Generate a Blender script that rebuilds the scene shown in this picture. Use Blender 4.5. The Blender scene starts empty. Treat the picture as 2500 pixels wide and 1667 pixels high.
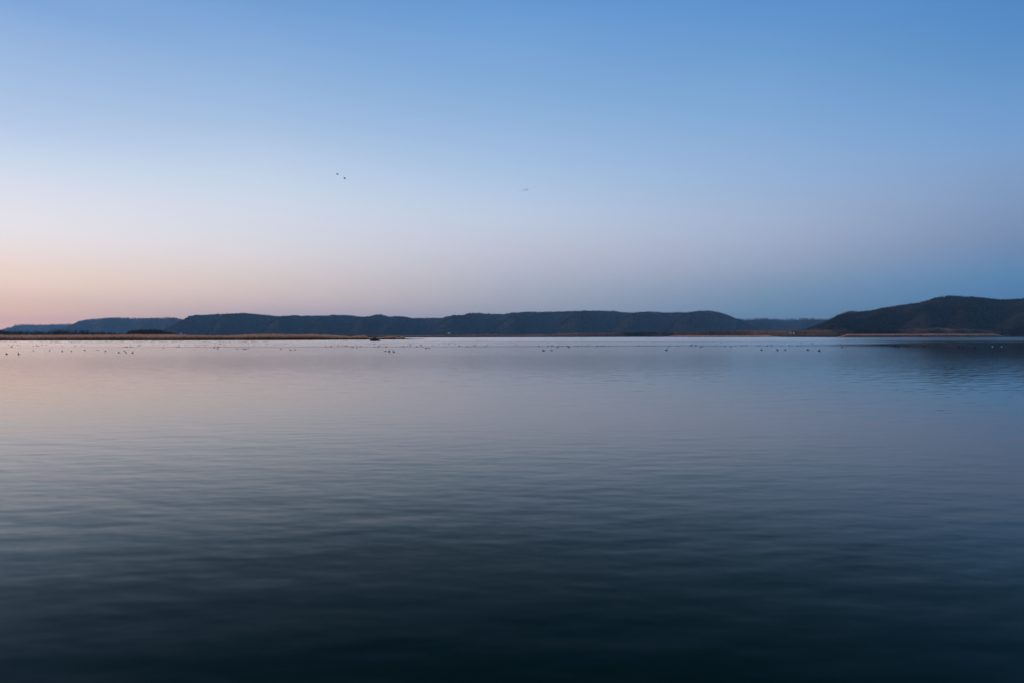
import bpy, math, random
import numpy as np
from mathutils import Vector, Matrix

# ------------------------------------------------------------------ camera
scene = bpy.context.scene
W, H, FPX = 2500.0, 1667.0, 1667.0          # photograph size and focal length in its pixels
CAM_H = 3.0
PITCH = math.radians(-0.437)                # the horizon lies just above the middle of the picture
ROLL = math.radians(0.10)
cam_data = bpy.data.cameras.new('camera')
cam_data.sensor_width = 36.0
cam_data.lens = 36.0 * FPX / W
cam_data.clip_start = 0.1
cam_data.clip_end = 60000
cam = bpy.data.objects.new('camera', cam_data)
scene.collection.objects.link(cam)
rot = Matrix.Rotation(math.pi / 2 + PITCH, 4, 'X') @ Matrix.Rotation(-ROLL, 4, 'Z')
cam.matrix_world = Matrix.Translation((0, 0, CAM_H)) @ rot
scene.camera = cam
RM = np.array(rot.to_3x3())

def ray(x, y):
    x = np.asarray(x, float); y = np.asarray(y, float)
    d = np.stack([(x - W / 2) / FPX, -(y - H / 2) / FPX, -np.ones_like(x * y)], -1) if x.shape == y.shape else None
    return d @ RM.T

def at_depth(x, y, Y):
    """world point seen at photo pixel (x, y), at ground distance Y ahead"""
    d = ray(np.asarray(x, float) + 0 * np.asarray(y, float), np.asarray(y, float) + 0 * np.asarray(x, float))
    t = np.asarray(Y, float) / d[..., 1]
    return d * t[..., None] + np.array([0, 0, CAM_H])

def at_water(x, y, z=0.0):
    d = ray(np.asarray(float(x)), np.asarray(float(y)))
    t = (z - CAM_H) / d[2]
    return d * t + np.array([0, 0, CAM_H])

def lin(c):
    return tuple(((v / 255) / 12.92 if v / 255 <= 0.04045 else ((v / 255 + 0.055) / 1.055) ** 2.4) for v in c)

# ------------------------------------------------------------------ sky (dusk, the sun just gone down left of the frame)
SUN_AZ = -80.0                              # degrees right of straight ahead
world = bpy.data.worlds.new("World"); scene.world = world; world.use_nodes = True
wt = world.node_tree; wt.nodes.clear()
def N(t, kind, **kw):
    n = t.nodes.new(kind)
    for k, v in kw.items(): setattr(n, k, v)
    return n
SKY = [  # angle from the sun's azimuth, photo column used for reading elevations, [(row, sRGB)]
 (0,None,[(90,(62,108,178)),(60,(84,132,196)),(40,(118,158,210)),(26,(160,188,224)),(16,(214,220,232)),(9,(240,222,208)),(5,(244,204,176)),(2,(236,176,150)),(0,(214,158,146))]),
 (43.8,30,[(0,(131.2,170.7,221.5)),(100,(153.9,184.2,224.9)),(200,(168.1,194.6,229.8)),(300,(184.5,205.1,236.0)),(370,(203.8,220.2,241.7)),(430,(218.6,227.4,241.8)),(500,(237.4,233.9,244.3)),(560,(242.6,239.0,240.4)),(620,(251.4,231.8,229.1)),(660,(255.2,229.7,212.0)),(700,(262.3,228.2,208.1)),(740,(251.5,211.5,189.6)),(780,(293.8,227.7,193.8)),(815,(293.8,222.2,195.9))]),
 (59.6,630,[(0,(115.8,161.1,214.0)),(100,(135.8,173.3,220.1)),(200,(151.0,185.1,224.1)),(300,(169.8,195.7,229.2)),(370,(189.1,208.4,233.8)),(430,(200.9,217.3,237.8)),(500,(216.4,223.9,237.0)),(560,(222.6,224.3,235.5)),(620,(230.7,224.3,227.1)),(680,(230.3,213.7,207.1)),(720,(231.2,208.0,200.9)),(760,(219.1,194.9,193.8)),(815,(202.8,182.8,185.9))]),
 (80,1250,[(0,(102.7,154.0,212.3)),(100,(120.5,165.8,217.5)),(200,(132.2,172.6,217.9)),(300,(149.4,184.2,223.6)),(400,(169.8,196.2,229.4)),(460,(180.2,203.0,231.0)),(520,(194.8,208.9,230.9)),(580,(199.4,205.6,222.6)),(640,(196.7,196.3,212.3)),(700,(181.0,184.9,198.7)),(740,(177.8,177.6,189.7)),(780,(166.5,168.6,184.8)),(815,(158.2,164.5,180.7))]),
 (100.4,1870,[(0,(95.0,147.8,208.4)),(100,(106.4,154.8,208.5)),(200,(120.8,166.0,212.9)),(300,(134.3,172.7,217.9)),(400,(149.7,180.9,218.9)),(480,(159.3,183.1,216.2)),(540,(167.9,184.7,212.3)),(600,(165.9,177.9,204.9)),(660,(150.9,166.4,191.7)),(700,(133.6,155.8,184.3)),(740,(120.2,151.7,178.2)),(775,(115.0,146.7,174.1)),(815,(109.9,140.7,170.2))]),
 (116.2,2470,[(0,(82.6,138.8,200.1)),(100,(90.8,142.9,198.5)),(200,(104.8,153.4,205.2)),(300,(119.0,160.0,209.8)),(360,(125.8,163.0,209.2)),(430,(131.9,159.7,196.7)),(500,(131.0,155.0,192.1)),(560,(126.0,147.9,181.7)),(600,(118.2,142.4,178.7)),(660,(96.3,139.2,180.6)),(700,(85.3,133.1,176.6)),(740,(80.3,124.2,169.7)),(815,(75.3,117.2,160.7))]),
 (180,None,[(90,(62,108,178)),(60,(66,114,184)),(40,(72,122,190)),(26,(80,130,194)),(16,(98,138,190)),(10,(110,138,184)),(6,(96,124,168)),(3,(70,104,150)),(0,(60,94,138))]),
]
SKY_SCALE = 0.5
tc = N(wt, 'ShaderNodeTexCoord')
sep = N(wt, 'ShaderNodeSeparateXYZ'); wt.links.new(tc.outputs['Generated'], sep.inputs[0])
asin = N(wt, 'ShaderNodeMath', operation='ARCSINE'); wt.links.new(sep.outputs['Z'], asin.inputs[0])
elev = N(wt, 'ShaderNodeMapRange'); elev.inputs['From Min'].default_value = 0; elev.inputs['From Max'].default_value = math.pi / 2
wt.links.new(asin.outputs[0], elev.inputs['Value'])
# stretch low elevations so the ramps have room for them: position = (e / 90)^0.6
powr = N(wt, 'ShaderNodeMath', operation='POWER'); powr.inputs[1].default_value = 0.6
wt.links.new(elev.outputs[0], powr.inputs[0])
flat = N(wt, 'ShaderNodeVectorMath', operation='MULTIPLY'); flat.inputs[1].default_value = (1, 1, 0)
wt.links.new(tc.outputs['Generated'], flat.inputs[0])
nrm = N(wt, 'ShaderNodeVectorMath', operation='NORMALIZE'); wt.links.new(flat.outputs[0], nrm.inputs[0])
dot = N(wt, 'ShaderNodeVectorMath', operation='DOT_PRODUCT')
sa = math.radians(SUN_AZ); dot.inputs[1].default_value = (math.sin(sa), math.cos(sa), 0)
wt.links.new(nrm.outputs[0], dot.inputs[0])
aco = N(wt, 'ShaderNodeMath', operation='ARCCOSINE'); wt.links.new(dot.outputs['Value'], aco.inputs[0])
prev = None; prev_a = None
for a, col, rows in SKY:
    r = N(wt, 'ShaderNodeValToRGB'); cr = r.color_ramp; cr.interpolation = 'B_SPLINE'
    stops = []
    for yy, c in rows:
        if col is None: e = yy
        else:
            d = ray(np.asarray(float(col)), np.asarray(float(yy))); e = math.degrees(math.asin(d[2] / np.linalg.norm(d)))
        stops.append(((max(e, 0) / 90) ** 0.6, c))
    if col is not None:
        k = rows[0][1]
        for e, f in ((90, 1.0), (60, 0.75), (40, 0.4)):
            z = (62, 108, 178)
            stops.append(((e / 90) ** 0.6, tuple(k[i] * (1 - f) + z[i] * f for i in range(3))))
    stops.sort()
    stops[0] = (0.0, stops[0][1])
    while len(cr.elements) > 1: cr.elements.remove(cr.elements[-1])
    cr.elements[0].position = stops[0][0]; cr.elements[0].color = (*(v * SKY_SCALE for v in lin(stops[0][1])), 1)
    for p, c in stops[1:]:
        el = cr.elements.new(p); el.color = (*(v * SKY_SCALE for v in lin(c)), 1)
    wt.links.new(powr.outputs[0], r.inputs[0])
    if prev is None: prev = r.outputs[0]
    else:
        mr = N(wt, 'ShaderNodeMapRange', interpolation_type='LINEAR')
        mr.inputs['From Min'].default_value = math.radians(prev_a); mr.inputs['From Max'].default_value = math.radians(a)
        wt.links.new(aco.outputs[0], mr.inputs['Value'])
        mx = N(wt, 'ShaderNodeMix', data_type='RGBA')
        wt.links.new(mr.outputs[0], mx.inputs[0]); wt.links.new(prev, mx.inputs[6]); wt.links.new(r.outputs[0], mx.inputs[7])
        prev = mx.outputs[2]
    prev_a = a
bg = N(wt, 'ShaderNodeBackground'); bg.inputs['Strength'].default_value = 1.0 / SKY_SCALE
wt.links.new(prev, bg.inputs['Color'])
wo = N(wt, 'ShaderNodeOutputWorld'); wt.links.new(bg.outputs[0], wo.inputs['Surface'])

# the last soft afterglow, low on the left
sd = bpy.data.lights.new('sun', 'SUN'); sd.energy = 1.3; sd.angle = math.radians(14); sd.color = (1.0, 0.74, 0.62)
sun = bpy.data.objects.new('sun', sd); scene.collection.objects.link(sun)
se = math.radians(6)
sl = math.radians(-103)
sv = Vector((math.sin(sl) * math.cos(se), math.cos(sl) * math.cos(se), math.sin(se)))
sun.rotation_euler = sv.to_track_quat('Z', 'Y').to_euler()

scene.view_settings.view_transform = 'Standard'
scene.view_settings.look = 'None'
scene.view_settings.exposure = 0
scene.view_settings.gamma = 1
scene.cycles.use_denoising = True
scene.cycles.use_adaptive_sampling = False
scene.cycles.max_bounces = 6
scene.cycles.volume_bounces = 0
scene.render.film_transparent = False

# ------------------------------------------------------------------ helpers
rng = np.random.default_rng(7)
random.seed(7)

def vnoise(x, y, seed=0):
    x = np.asarray(x, float); y = np.asarray(y, float)
    xi = np.floor(x).astype(np.int64); yi = np.floor(y).astype(np.int64)
    fx = x - xi; fy = y - yi
    fx = fx * fx * (3 - 2 * fx); fy = fy * fy * (3 - 2 * fy)
    def h(a, b):
        n = (a * 374761393 + b * 668265263 + seed * 974634777) & 0xFFFFFFFF
        n = ((n ^ (n >> 13)) * 1274126177) & 0xFFFFFFFF
        n = n ^ (n >> 16)
        return (n & 0xFFFF) / 65535.0
    return (h(xi, yi) * (1 - fx) + h(xi + 1, yi) * fx) * (1 - fy) + (h(xi, yi + 1) * (1 - fx) + h(xi + 1, yi + 1) * fx) * fy

def fbm(x, y, seed=0, octs=4):
    s = 0; a = 1; t = 0
    for k in range(octs):
        s = s + a * vnoise(x * 2 ** k, y * 2 ** k, seed + k); t += a; a *= 0.5
    return s / t

def tagob(o, label=None, cat=None, group=None, kind=None):
    if label: o['label'] = label
    if cat: o['category'] = cat
    if group: o['group'] = group
    if kind: o['kind'] = kind
    return o

def make_mesh(name, verts, faces, mats, tint=None, mat_idx=None, smooth=False):
    me = bpy.data.meshes.new(name)
    verts = np.asarray(verts, np.float32); faces = np.asarray(faces, np.int32)
    nf, k = faces.shape
    me.vertices.add(len(verts)); me.vertices.foreach_set('co', verts.ravel())
    me.loops.add(nf * k); me.loops.foreach_set('vertex_index', faces.ravel())
    me.polygons.add(nf)
    me.polygons.foreach_set('loop_start', np.arange(0, nf * k, k, dtype=np.int32))
    try: me.polygons.foreach_set('loop_total', np.full(nf, k, np.int32))
    except Exception: pass
    for m in mats: me.materials.append(m)
    if mat_idx is not None: me.polygons.foreach_set('material_index', np.asarray(mat_idx, np.int32))
    if smooth: me.polygons.foreach_set('use_smooth', np.ones(nf, bool))
    me.update(calc_edges=True)
    if tint is not None:
        at = me.attributes.new('tint', 'FLOAT', 'POINT')
        at.data.foreach_set('value', np.asarray(tint, np.float32))
    return me

def link(name, me, parent=None, loc=None):
    o = bpy.data.objects.new(name, me); scene.collection.objects.link(o)
    if parent is not None: o.parent = parent
    if loc is not None: o.location = loc
    return o

def empty(name, loc, rz=0):
    o = bpy.data.objects.new(name, None); scene.collection.objects.link(o)
    o.location = loc; o.rotation_euler = (0, 0, rz); return o

def mat(name, color, rough=0.9, spec=0.2):
    m = bpy.data.materials.new(name); m.use_nodes = True
    b = m.node_tree.nodes['Principled BSDF']
    b.inputs['Base Color'].default_value = (*color, 1); b.inputs['Roughness'].default_value = rough
    b.inputs['Specular IOR Level'].default_value = spec
    return m

def ramp_mat(name, stops, noise_scale=0.02, noise_amt=0.4, rough=0.95, stretch=(1, 1, 1), spec=0.1):
    """colour = ramp over the per-plant tint attribute, shifted by a slow noise over the ground"""
    m = mat(name, (0.05, 0.05, 0.05), rough, spec); t = m.node_tree; b = t.nodes['Principled BSDF']
    at = N(t, 'ShaderNodeAttribute', attribute_name='tint')
    tcn = N(t, 'ShaderNodeTexCoord')
    mp = N(t, 'ShaderNodeMapping'); mp.inputs['Scale'].default_value = stretch
    t.links.new(tcn.outputs['Object'], mp.inputs[0])
    nz = N(t, 'ShaderNodeTexNoise'); nz.inputs['Scale'].default_value = noise_scale; nz.inputs['Detail'].default_value = 5
    t.links.new(mp.outputs[0], nz.inputs['Vector'])
    ma = N(t, 'ShaderNodeMath', operation='SUBTRACT'); ma.inputs[1].default_value = 0.5; t.links.new(nz.outputs[0], ma.inputs[0])
    mb = N(t, 'ShaderNodeMath', operation='MULTIPLY_ADD'); mb.inputs[1].default_value = noise_amt * 2
    t.links.new(ma.outputs[0], mb.inputs[0]); t.links.new(at.outputs['Fac'], mb.inputs[2])
    r = N(t, 'ShaderNodeValToRGB'); cr = r.color_ramp
    cr.elements[0].position = stops[0][0]; cr.elements[0].color = (*stops[0][1], 1)
    cr.elements[1].position = stops[-1][0]; cr.elements[1].color = (*stops[-1][1], 1)
    for p, c in stops[1:-1]:
        e = cr.elements.new(p); e.color = (*c, 1)
    t.links.new(mb.outputs[0], r.inputs[0]); t.links.new(r.outputs[0], b.inputs['Base Color'])
    return m

M = {}
M['wood_far'] = ramp_mat('bare_forest_far', [(0.0, (0.010, 0.018, 0.015)), (0.35, (0.028, 0.032, 0.026)), (0.7, (0.055, 0.045, 0.040)), (1.0, (0.10, 0.078, 0.070))], 0.004, 0.5)
M['wood_near'] = ramp_mat('bare_forest_near', [(0.0, (0.004, 0.008, 0.006)), (0.3, (0.011, 0.014, 0.010)), (0.65, (0.028, 0.019, 0.016)), (1.0, (0.070, 0.048, 0.040))], 0.007, 0.35)
M['flood'] = ramp_mat('floodplain_scrub', [(0.0, (0.022, 0.024, 0.018)), (0.4, (0.19, 0.12, 0.07)), (0.8, (0.40, 0.20, 0.12)), (1.0, (0.5, 0.29, 0.2))], 0.004, 0.55)
M['grove'] = ramp_mat('grove_twigs', [(0.0, (0.026, 0.024, 0.020)), (0.5, (0.060, 0.044, 0.036)), (1.0, (0.12, 0.08, 0.062))], 0.01, 0.3)
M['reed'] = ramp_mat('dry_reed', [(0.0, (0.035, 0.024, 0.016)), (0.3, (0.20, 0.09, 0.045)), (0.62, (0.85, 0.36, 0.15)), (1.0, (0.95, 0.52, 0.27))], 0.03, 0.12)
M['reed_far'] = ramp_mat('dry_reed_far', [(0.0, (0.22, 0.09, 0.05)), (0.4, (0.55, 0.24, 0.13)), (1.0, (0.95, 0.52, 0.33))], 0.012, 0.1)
for k_ in ('reed', 'reed_far', 'flood'):     # dry stems let some light through
    t_ = M[k_].node_tree; b_ = t_.nodes['Principled BSDF']; tr_ = N(t_, 'ShaderNodeBsdfTranslucent'); mx_ = N(t_, 'ShaderNodeMixShader'); mx_.inputs[0].default_value = 0.5
    t_.links.new(b_.inputs['Base Color'].links[0].from_socket, tr_.inputs['Color'])
    t_.links.new(b_.outputs[0], mx_.inputs[1]); t_.links.new(tr_.outputs[0], mx_.inputs[2]); t_.links.new(mx_.outputs[0], t_.nodes['Material Output'].inputs['Surface'])
M['hill'] = ramp_mat('leaf_litter', [(0.0, (0.018, 0.021, 0.016)), (0.5, (0.036, 0.034, 0.028)), (1.0, (0.060, 0.048, 0.038))], 0.006, 0.6)
M['willow'] = ramp_mat('willow_twigs', [(0.0, (0.010, 0.009, 0.006)), (0.5, (0.022, 0.017, 0.011)), (1.0, (0.040, 0.030, 0.018))], 0.05, 0.2)
M['mud'] = mat('wet_mud', (0.03, 0.022, 0.018), 0.6, 0.3)
M['bank'] = mat('marsh_soil', (0.035, 0.026, 0.018), 0.9, 0.1)
M['rock'] = mat('pale_limestone', (0.30, 0.26, 0.23), 0.95, 0.1)
M['feather'] = mat('dark_feathers', (0.012, 0.011, 0.012), 0.7, 0.2)
M['feather_brown'] = mat('brown_feathers', (0.05, 0.028, 0.022), 0.75, 0.2)
M['feather_white'] = mat('white_feathers', (0.75, 0.76, 0.78), 0.7, 0.2)
M['bark'] = mat('bark', (0.05, 0.04, 0.034), 0.95, 0.1)
M['evergreen'] = mat('evergreen_needles', (0.016, 0.026, 0.018), 0.9, 0.1)
M['stick'] = mat('gnawed_sticks', (0.05, 0.036, 0.024), 0.9, 0.1)
M['white_paint'] = mat('white_paint', (0.78, 0.80, 0.82), 0.6, 0.3)
M['grey_paint'] = mat('weathered_grey_siding', (0.20, 0.25, 0.26), 0.8, 0.2)
M['roof'] = mat('roof_shingles', (0.06, 0.065, 0.07), 0.9, 0.1)
M['glass'] = mat('window_glass', (0.02, 0.025, 0.03), 0.1, 0.5)

# ------------------------------------------------------------------ water
RIP = 0.85
def water_mat():
    m = bpy.data.materials.new('lake_water'); m.use_nodes = True; t = m.node_tree; t.nodes.clear()
    geo = N(t, 'ShaderNodeNewGeometry')
    def noise(scale, sx, sy, detail, off, rough=0.5, dist=0.0):
        mp = N(t, 'ShaderNodeMapping'); mp.inputs['Scale'].default_value = (sx, sy, 1); mp.inputs['Location'].default_value = (off, off * 0.7, off)
        mp.inputs['Rotation'].default_value = (0, 0, math.radians(4 + off))
        t.links.new(geo.outputs['Position'], mp.inputs[0])
        n = N(t, 'ShaderNodeTexNoise'); n.inputs['Scale'].default_value = scale; n.inputs['Detail'].default_value = detail
        n.inputs['Roughness'].default_value = rough; n.inputs['Distortion'].default_value = dist
        t.links.new(mp.outputs[0], n.inputs['Vector']); return n
    def vm(op, a, b_):
        n = N(t, 'ShaderNodeVectorMath', operation=op)
        for i, v in enumerate((a, b_)):
            if isinstance(v, (int, float)): v = (v, v, v)
            if isinstance(v, tuple): n.inputs[i].default_value = v
            else: t.links.new(v, n.inputs[i])
        return n.outputs[0]
    def scale(v, s):
        n = N(t, 'ShaderNodeVectorMath', operation='SCALE'); t.links.new(v, n.inputs[0])
        if isinstance(s, (int, float)): n.inputs['Scale'].default_value = s
        else: t.links.new(s, n.inputs['Scale'])
        return n.outputs[0]
    # slopes of the ripples, several sizes (metres); crests run left to right
    def ripple(freq, sx_, off, amp, turn):
        """slope of ripples about 1/freq metres long: difference of a noise across half a wave, so no broad blotches"""
        out = []
        for sgn in (-1, 1):
            mp = N(t, 'ShaderNodeMapping'); mp.inputs['Scale'].default_value = (freq * sx_, freq, 1)
            mp.inputs['Location'].default_value = (off, off * 0.7 + sgn * 0.30, off); mp.inputs['Rotation'].default_value = (0, 0, math.radians(turn))
            t.links.new(geo.outputs['Position'], mp.inputs[0])
            n = N(t, 'ShaderNodeTexNoise'); n.inputs['Scale'].default_value = 1.0; n.inputs['Detail'].default_value = 0.6; n.inputs['Distortion'].default_value = 0.15
            t.links.new(mp.outputs[0], n.inputs['Vector']); out.append(n.outputs['Color'])
        return scale(vm('SUBTRACT', out[1], out[0]), amp)
    slope = vm('ADD', ripple(1.9, 0.38, 3.1, RIP * 0.052, 3), ripple(3.2, 0.40, 7.7, RIP * 0.042, -8))
    slope = vm('ADD', slope, vm('ADD', ripple(6.0, 0.5, 12.9, RIP * 0.026, 9), ripple(0.8, 0.35, 17.3, RIP * 0.018, 2)))
    fine = noise(9.0, 0.6, 1.0, 2.0, 8.3)
    # wind patches: long calm and ruffled lanes
    patch = noise(0.006, 0.22, 1.0, 3.0, 11.0, 0.6)
    mr = N(t, 'ShaderNodeMapRange'); mr.inputs['From Min'].default_value = 0.42; mr.inputs['From Max'].default_value = 0.6
    mr.inputs['To Min'].default_value = 0.85; mr.inputs['To Max'].default_value = 1.15
    t.links.new(patch.outputs[0], mr.inputs['Value'])
    slope = scale(slope, mr.outputs[0])
    mr2 = N(t, 'ShaderNodeMapRange'); mr2.inputs['From Min'].default_value = 0.5; mr2.inputs['From Max'].default_value = 0.62
    mr2.inputs['To Min'].default_value = 0.012; mr2.inputs['To Max'].default_value = 0.09
    t.links.new(patch.outputs[0], mr2.inputs['Value'])
    slope = vm('ADD', slope, scale(vm('SUBTRACT', fine.outputs['Color'], 0.5), mr2.outputs[0]))
    # a light breeze ruffles the open water farther out; near the bank it lies sheltered
    sx = N(t, 'ShaderNodeSeparateXYZ'); t.links.new(geo.outputs['Position'], sx.inputs[0])
    def m0(op, a, b_, c_=None):
        n = N(t, 'ShaderNodeMath', operation=op)
        for i, v in enumerate((a, b_, c_)):
            if v is None: continue
            if isinstance(v, (int, float)): n.inputs[i].default_value = v
            else: t.links.new(v, n.inputs[i])
        return n.outputs[0]
    warp = noise(0.010, 0.25, 1.0, 3.0, 23.0, 0.6)
    yw = m0('ADD', sx.outputs['Y'], m0('MULTIPLY', m0('MULTIPLY', m0('SUBTRACT', warp.outputs[0], 0.5), sx.outputs['Y']), 0.50))
    lanes = N(t, 'ShaderNodeValToRGB'); cr = lanes.color_ramp
    pts = [(0, .040), (25, .045), (50, .07), (80, .13), (120, .165), (150, .17), (180, .175), (192, .145), (204, .145), (215, .18), (330, .19), (350, .165), (372, .165), (390, .20), (700, .215)]
    cr.elements[0].position = 0; cr.elements[0].color = (.04, .04, .04, 1); cr.elements[1].position = 1; cr.elements[1].color = (.215, .215, .215, 1)
    for yy, v in pts[1:-1]:
        e = cr.elements.new(yy / 700); e.color = (v, v, v, 1)
    t.links.new(m0('DIVIDE', yw, 700.0), lanes.inputs[0])
    # calmer water in the lee of the right-hand hill
    lee = N(t, 'ShaderNodeMapRange', interpolation_type='SMOOTHSTEP'); lee.inputs['From Min'].default_value = -12; lee.inputs['From Max'].default_value = 45
    lee.inputs['To Min'].default_value = 1.0; lee.inputs['To Max'].default_value = 0.40
    t.links.new(m0('SUBTRACT', sx.outputs['X'], m0('MULTIPLY', yw, 0.46)), lee.inputs['Value'])
    fade = N(t, 'ShaderNodeMapRange', interpolation_type='SMOOTHSTEP'); fade.inputs['From Min'].default_value = 150; fade.inputs['From Max'].default_value = 420
    fade.inputs['To Min'].default_value = 0.0; fade.inputs['To Max'].default_value = 0.62; t.links.new(yw, fade.inputs['Value'])
    lee2 = m0('ADD', lee.outputs[0], m0('MULTIPLY', fade.outputs[0], m0('SUBTRACT', 1.0, lee.outputs[0])))
    rough = m0('MULTIPLY', lanes.outputs[0], lee2)
    calm = N(t, 'ShaderNodeMapRange', interpolation_type='SMOOTHSTEP'); calm.inputs['From Min'].default_value = 25; calm.inputs['From Max'].default_value = 130
    calm.inputs['To Min'].default_value = 1.0; calm.inputs['To Max'].default_value = 0.3
    t.links.new(sx.outputs['Y'], calm.inputs['Value']); slope = scale(slope, calm.outputs[0])
    slope = vm('MULTIPLY', slope, (0.6, 1.0, 0.0))
    nn = N(t, 'ShaderNodeVectorMath', operation='NORMALIZE'); t.links.new(vm('ADD', slope, (0, 0, 1)), nn.inputs[0])
    # reflectance of water; high skylight square to the sunset is polarised upright (p), the hazy light near the horizon hardly
    def mth(op, a, b_=None):
        n = N(t, 'ShaderNodeMath', operation=op)
        for i, v in enumerate((a, b_)):
            if v is None: continue
            if isinstance(v, (int, float)): n.inputs[i].default_value = v
            else: t.links.new(v, n.inputs[i])
        return n.outputs[0]
    dp = N(t, 'ShaderNodeVectorMath', operation='DOT_PRODUCT'); t.links.new(nn.outputs[0], dp.inputs[0]); t.links.new(geo.outputs['Incoming'], dp.inputs[1])
    IOR = 1.333
    c = mth('MAXIMUM', mth('ABSOLUTE', dp.outputs['Value']), 0.002)
    ct = mth('SQRT', mth('SUBTRACT', 1.0, mth('DIVIDE', mth('SUBTRACT', 1.0, mth('MULTIPLY', c, c)), IOR * IOR)))
    nc = mth('MULTIPLY', c, IOR); nct = mth('MULTIPLY', ct, IOR)
    rp = mth('DIVIDE', mth('SUBTRACT', nc, ct), mth('ADD', nc, ct)); rs = mth('DIVIDE', mth('SUBTRACT', c, nct), mth('ADD', c, nct))
    ps = N(t, 'ShaderNodeMapRange'); ps.inputs['From Min'].default_value = 0.05; ps.inputs['From Max'].default_value = 0.30
    ps.inputs['To Min'].default_value = 0.30; ps.inputs['To Max'].default_value = 1.0; t.links.new(c, ps.inputs['Value'])
    fr = mth('ADD', mth('MULTIPLY', mth('MULTIPLY', rp, rp), ps.outputs[0]), mth('MULTIPLY', mth('MULTIPLY', rs, rs), mth('SUBTRACT', 1.0, ps.outputs[0])))
    body = N(t, 'ShaderNodeBsdfDiffuse'); body.inputs['Color'].default_value = (0.0, 0.013, 0.006, 1)
    gl = N(t, 'ShaderNodeBsdfGlossy'); gl.distribution = 'BECKMANN'; gl.inputs['Color'].default_value = (1, 1, 1, 1); t.links.new(rough, gl.inputs['Roughness'])
    t.links.new(nn.outputs[0], gl.inputs['Normal'])
    mxs = N(t, 'ShaderNodeMixShader'); t.links.new(fr, mxs.inputs[0]); t.links.new(body.outputs[0], mxs.inputs[1]); t.links.new(gl.outputs[0], mxs.inputs[2])
    ou = N(t, 'ShaderNodeOutputMaterial'); t.links.new(mxs.outputs[0], ou.inputs['Surface'])
    return m

me = make_mesh('water', [(-8800, -1300, 0), (8800, -1300, 0), (8800, 11500, 0), (-8800, 11500, 0)], [(0, 1, 2, 3)], [water_mat()])
tagob(link('water', me), kind='structure')

# ------------------------------------------------------------------ far land: floodplain and bluffs
def interp(pts, x):
    p = np.array(pts, float); return np.interp(x, p[:, 0], p[:, 1])

SHORE = [(-900, 826), (0, 826.5), (850, 825.2), (1050, 824.4), (1250, 823.7), (1550, 822.9), (1870, 823.0), (2060, 823.5), (2150, 823.2), (2300, 822.6), (2450, 821.8), (2600, 821.5), (3600, 819.9)]
def horizon_y(x):
    # photo row where the horizon lies in this column
    x = np.asarray(x, float); d0 = ray(x, x * 0 + 800.0); d1 = ray(x, x * 0 + 850.0)
    return 800 + 50 * d0[..., 2] / (d0[..., 2] - d1[..., 2])
def shore_Y(u):
    off = np.maximum(interp(SHORE, u) - horizon_y(u), 1.0)
    return CAM_H * FPX / off

def colX(u, Y):        # X of the vertical plane through photo column u at distance Y
    d = ray(np.asarray(u, float), np.asarray(u, float) * 0 + 815.0)
    return d[..., 0] / d[..., 1] * Y

HILLS = {
 'far_left':  dict(base=7700, crest=9300, tree=9, L=[(-900,800),(-500,796),(-200,803),(-60,806),(0,806),(20,800),(31,798),(34,795),(60,792),(100,792.5),(150,792),(180,790.5),(190,786),(230,780),(300,778),(420,780),(520,784),(700,790),(900,800)], seed=3, skew=40, ridges=[-900,-600,-420,-200,-60,60,150,260,420,620,900]),
 'left':      dict(base=5800, crest=7200, tree=9, L=[(130,812),(185,790),(195,785),(215,781.5),(230,779.8),(270,777),(310,777.5),(350,778.2),(400,778),(410,776.3),(422,777),(430,778.2),(440,780.5),(449,783.5),(470,788),(520,798),(560,812)], seed=11, skew=50, ridges=[100,205,300,392,440,520,640]),
 'middle':    dict(base=3500, crest=5000, tree=9, L=[(340,822),(400,806),(430,792),(449,784),(455,780),(462,777),(480,773),(500,772),(515,770),(560,769),(600,768.3),(620,769),(650,771.5),(670,775.5),(700,775),(720,773),(735,775),(745,773.5),(780,774),(820,773),(860,773),(890,775.5),(905,775),(925,771.5),(935,772.2),(945,775.5),(960,775),(990,777.5),(1010,780.3),(1030,779.5),(1080,779.3),(1090,776),(1105,773),(1130,773),(1145,768.5),(1160,767.8),(1200,768.5),(1230,768.5),(1250,766.3),(1300,765.3),(1340,765),(1360,763.5),(1390,762.5),(1440,763),(1470,762),(1500,762),(1520,764.5),(1540,766),(1560,765.3),(1600,765.2),(1640,766),(1680,765.2),(1700,763.5),(1720,763),(1740,763.2),(1752,765),(1765,767.5),(1780,773),(1800,780.5),(1820,790),(1840,799),(1855,806),(1880,814),(1900,822)], seed=21, skew=75, ridges=[330,500,610,742,850,945,1010,1165,1320,1465,1610,1740,1960]),
 'far_gap':   dict(base=5000, crest=6200, tree=9, L=[(1650,800),(1760,782),(1800,780),(1840,779.3),(1870,779),(1900,780),(1950,779.6),(2000,779.4),(2020,778.8),(2060,779),(2200,785),(2400,792)], seed=31, skew=40, ridges=[1600,1780,1880,1990,2100,2450]),
 'right':     dict(base=1830, crest=2560, tree=10, L=[(1915,822),(1950,808),(1975,801),(2000,793),(2015,787),(2030,780),(2040,775),(2050,770),(2065,766),(2080,763),(2110,759.5),(2140,756),(2160,752.5),(2180,749),(2200,745),(2240,741),(2270,733),(2280,730.5),(2300,728),(2320,726.5),(2350,726),(2380,726.5),(2400,728),(2430,731),(2460,731.5),(2500,731.5),(2600,736),(2800,742),(3100,738),(3600,752)], seed=41, amp=0.45, skew=60, ridges=[1900,2080,2190,2300,2400,2560,2700,2900,3200,3700]),
}
def hill_depths(hd, u):
    X0 = np.asarray(u, float)
    wob = (fbm(X0 / 210.0, X0 * 0 + 1.7, hd['seed'], 3) - 0.5) * 0.16
    return hd['base'] * (1 + wob), hd['crest'] * (1 + wob * 0.6)
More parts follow.
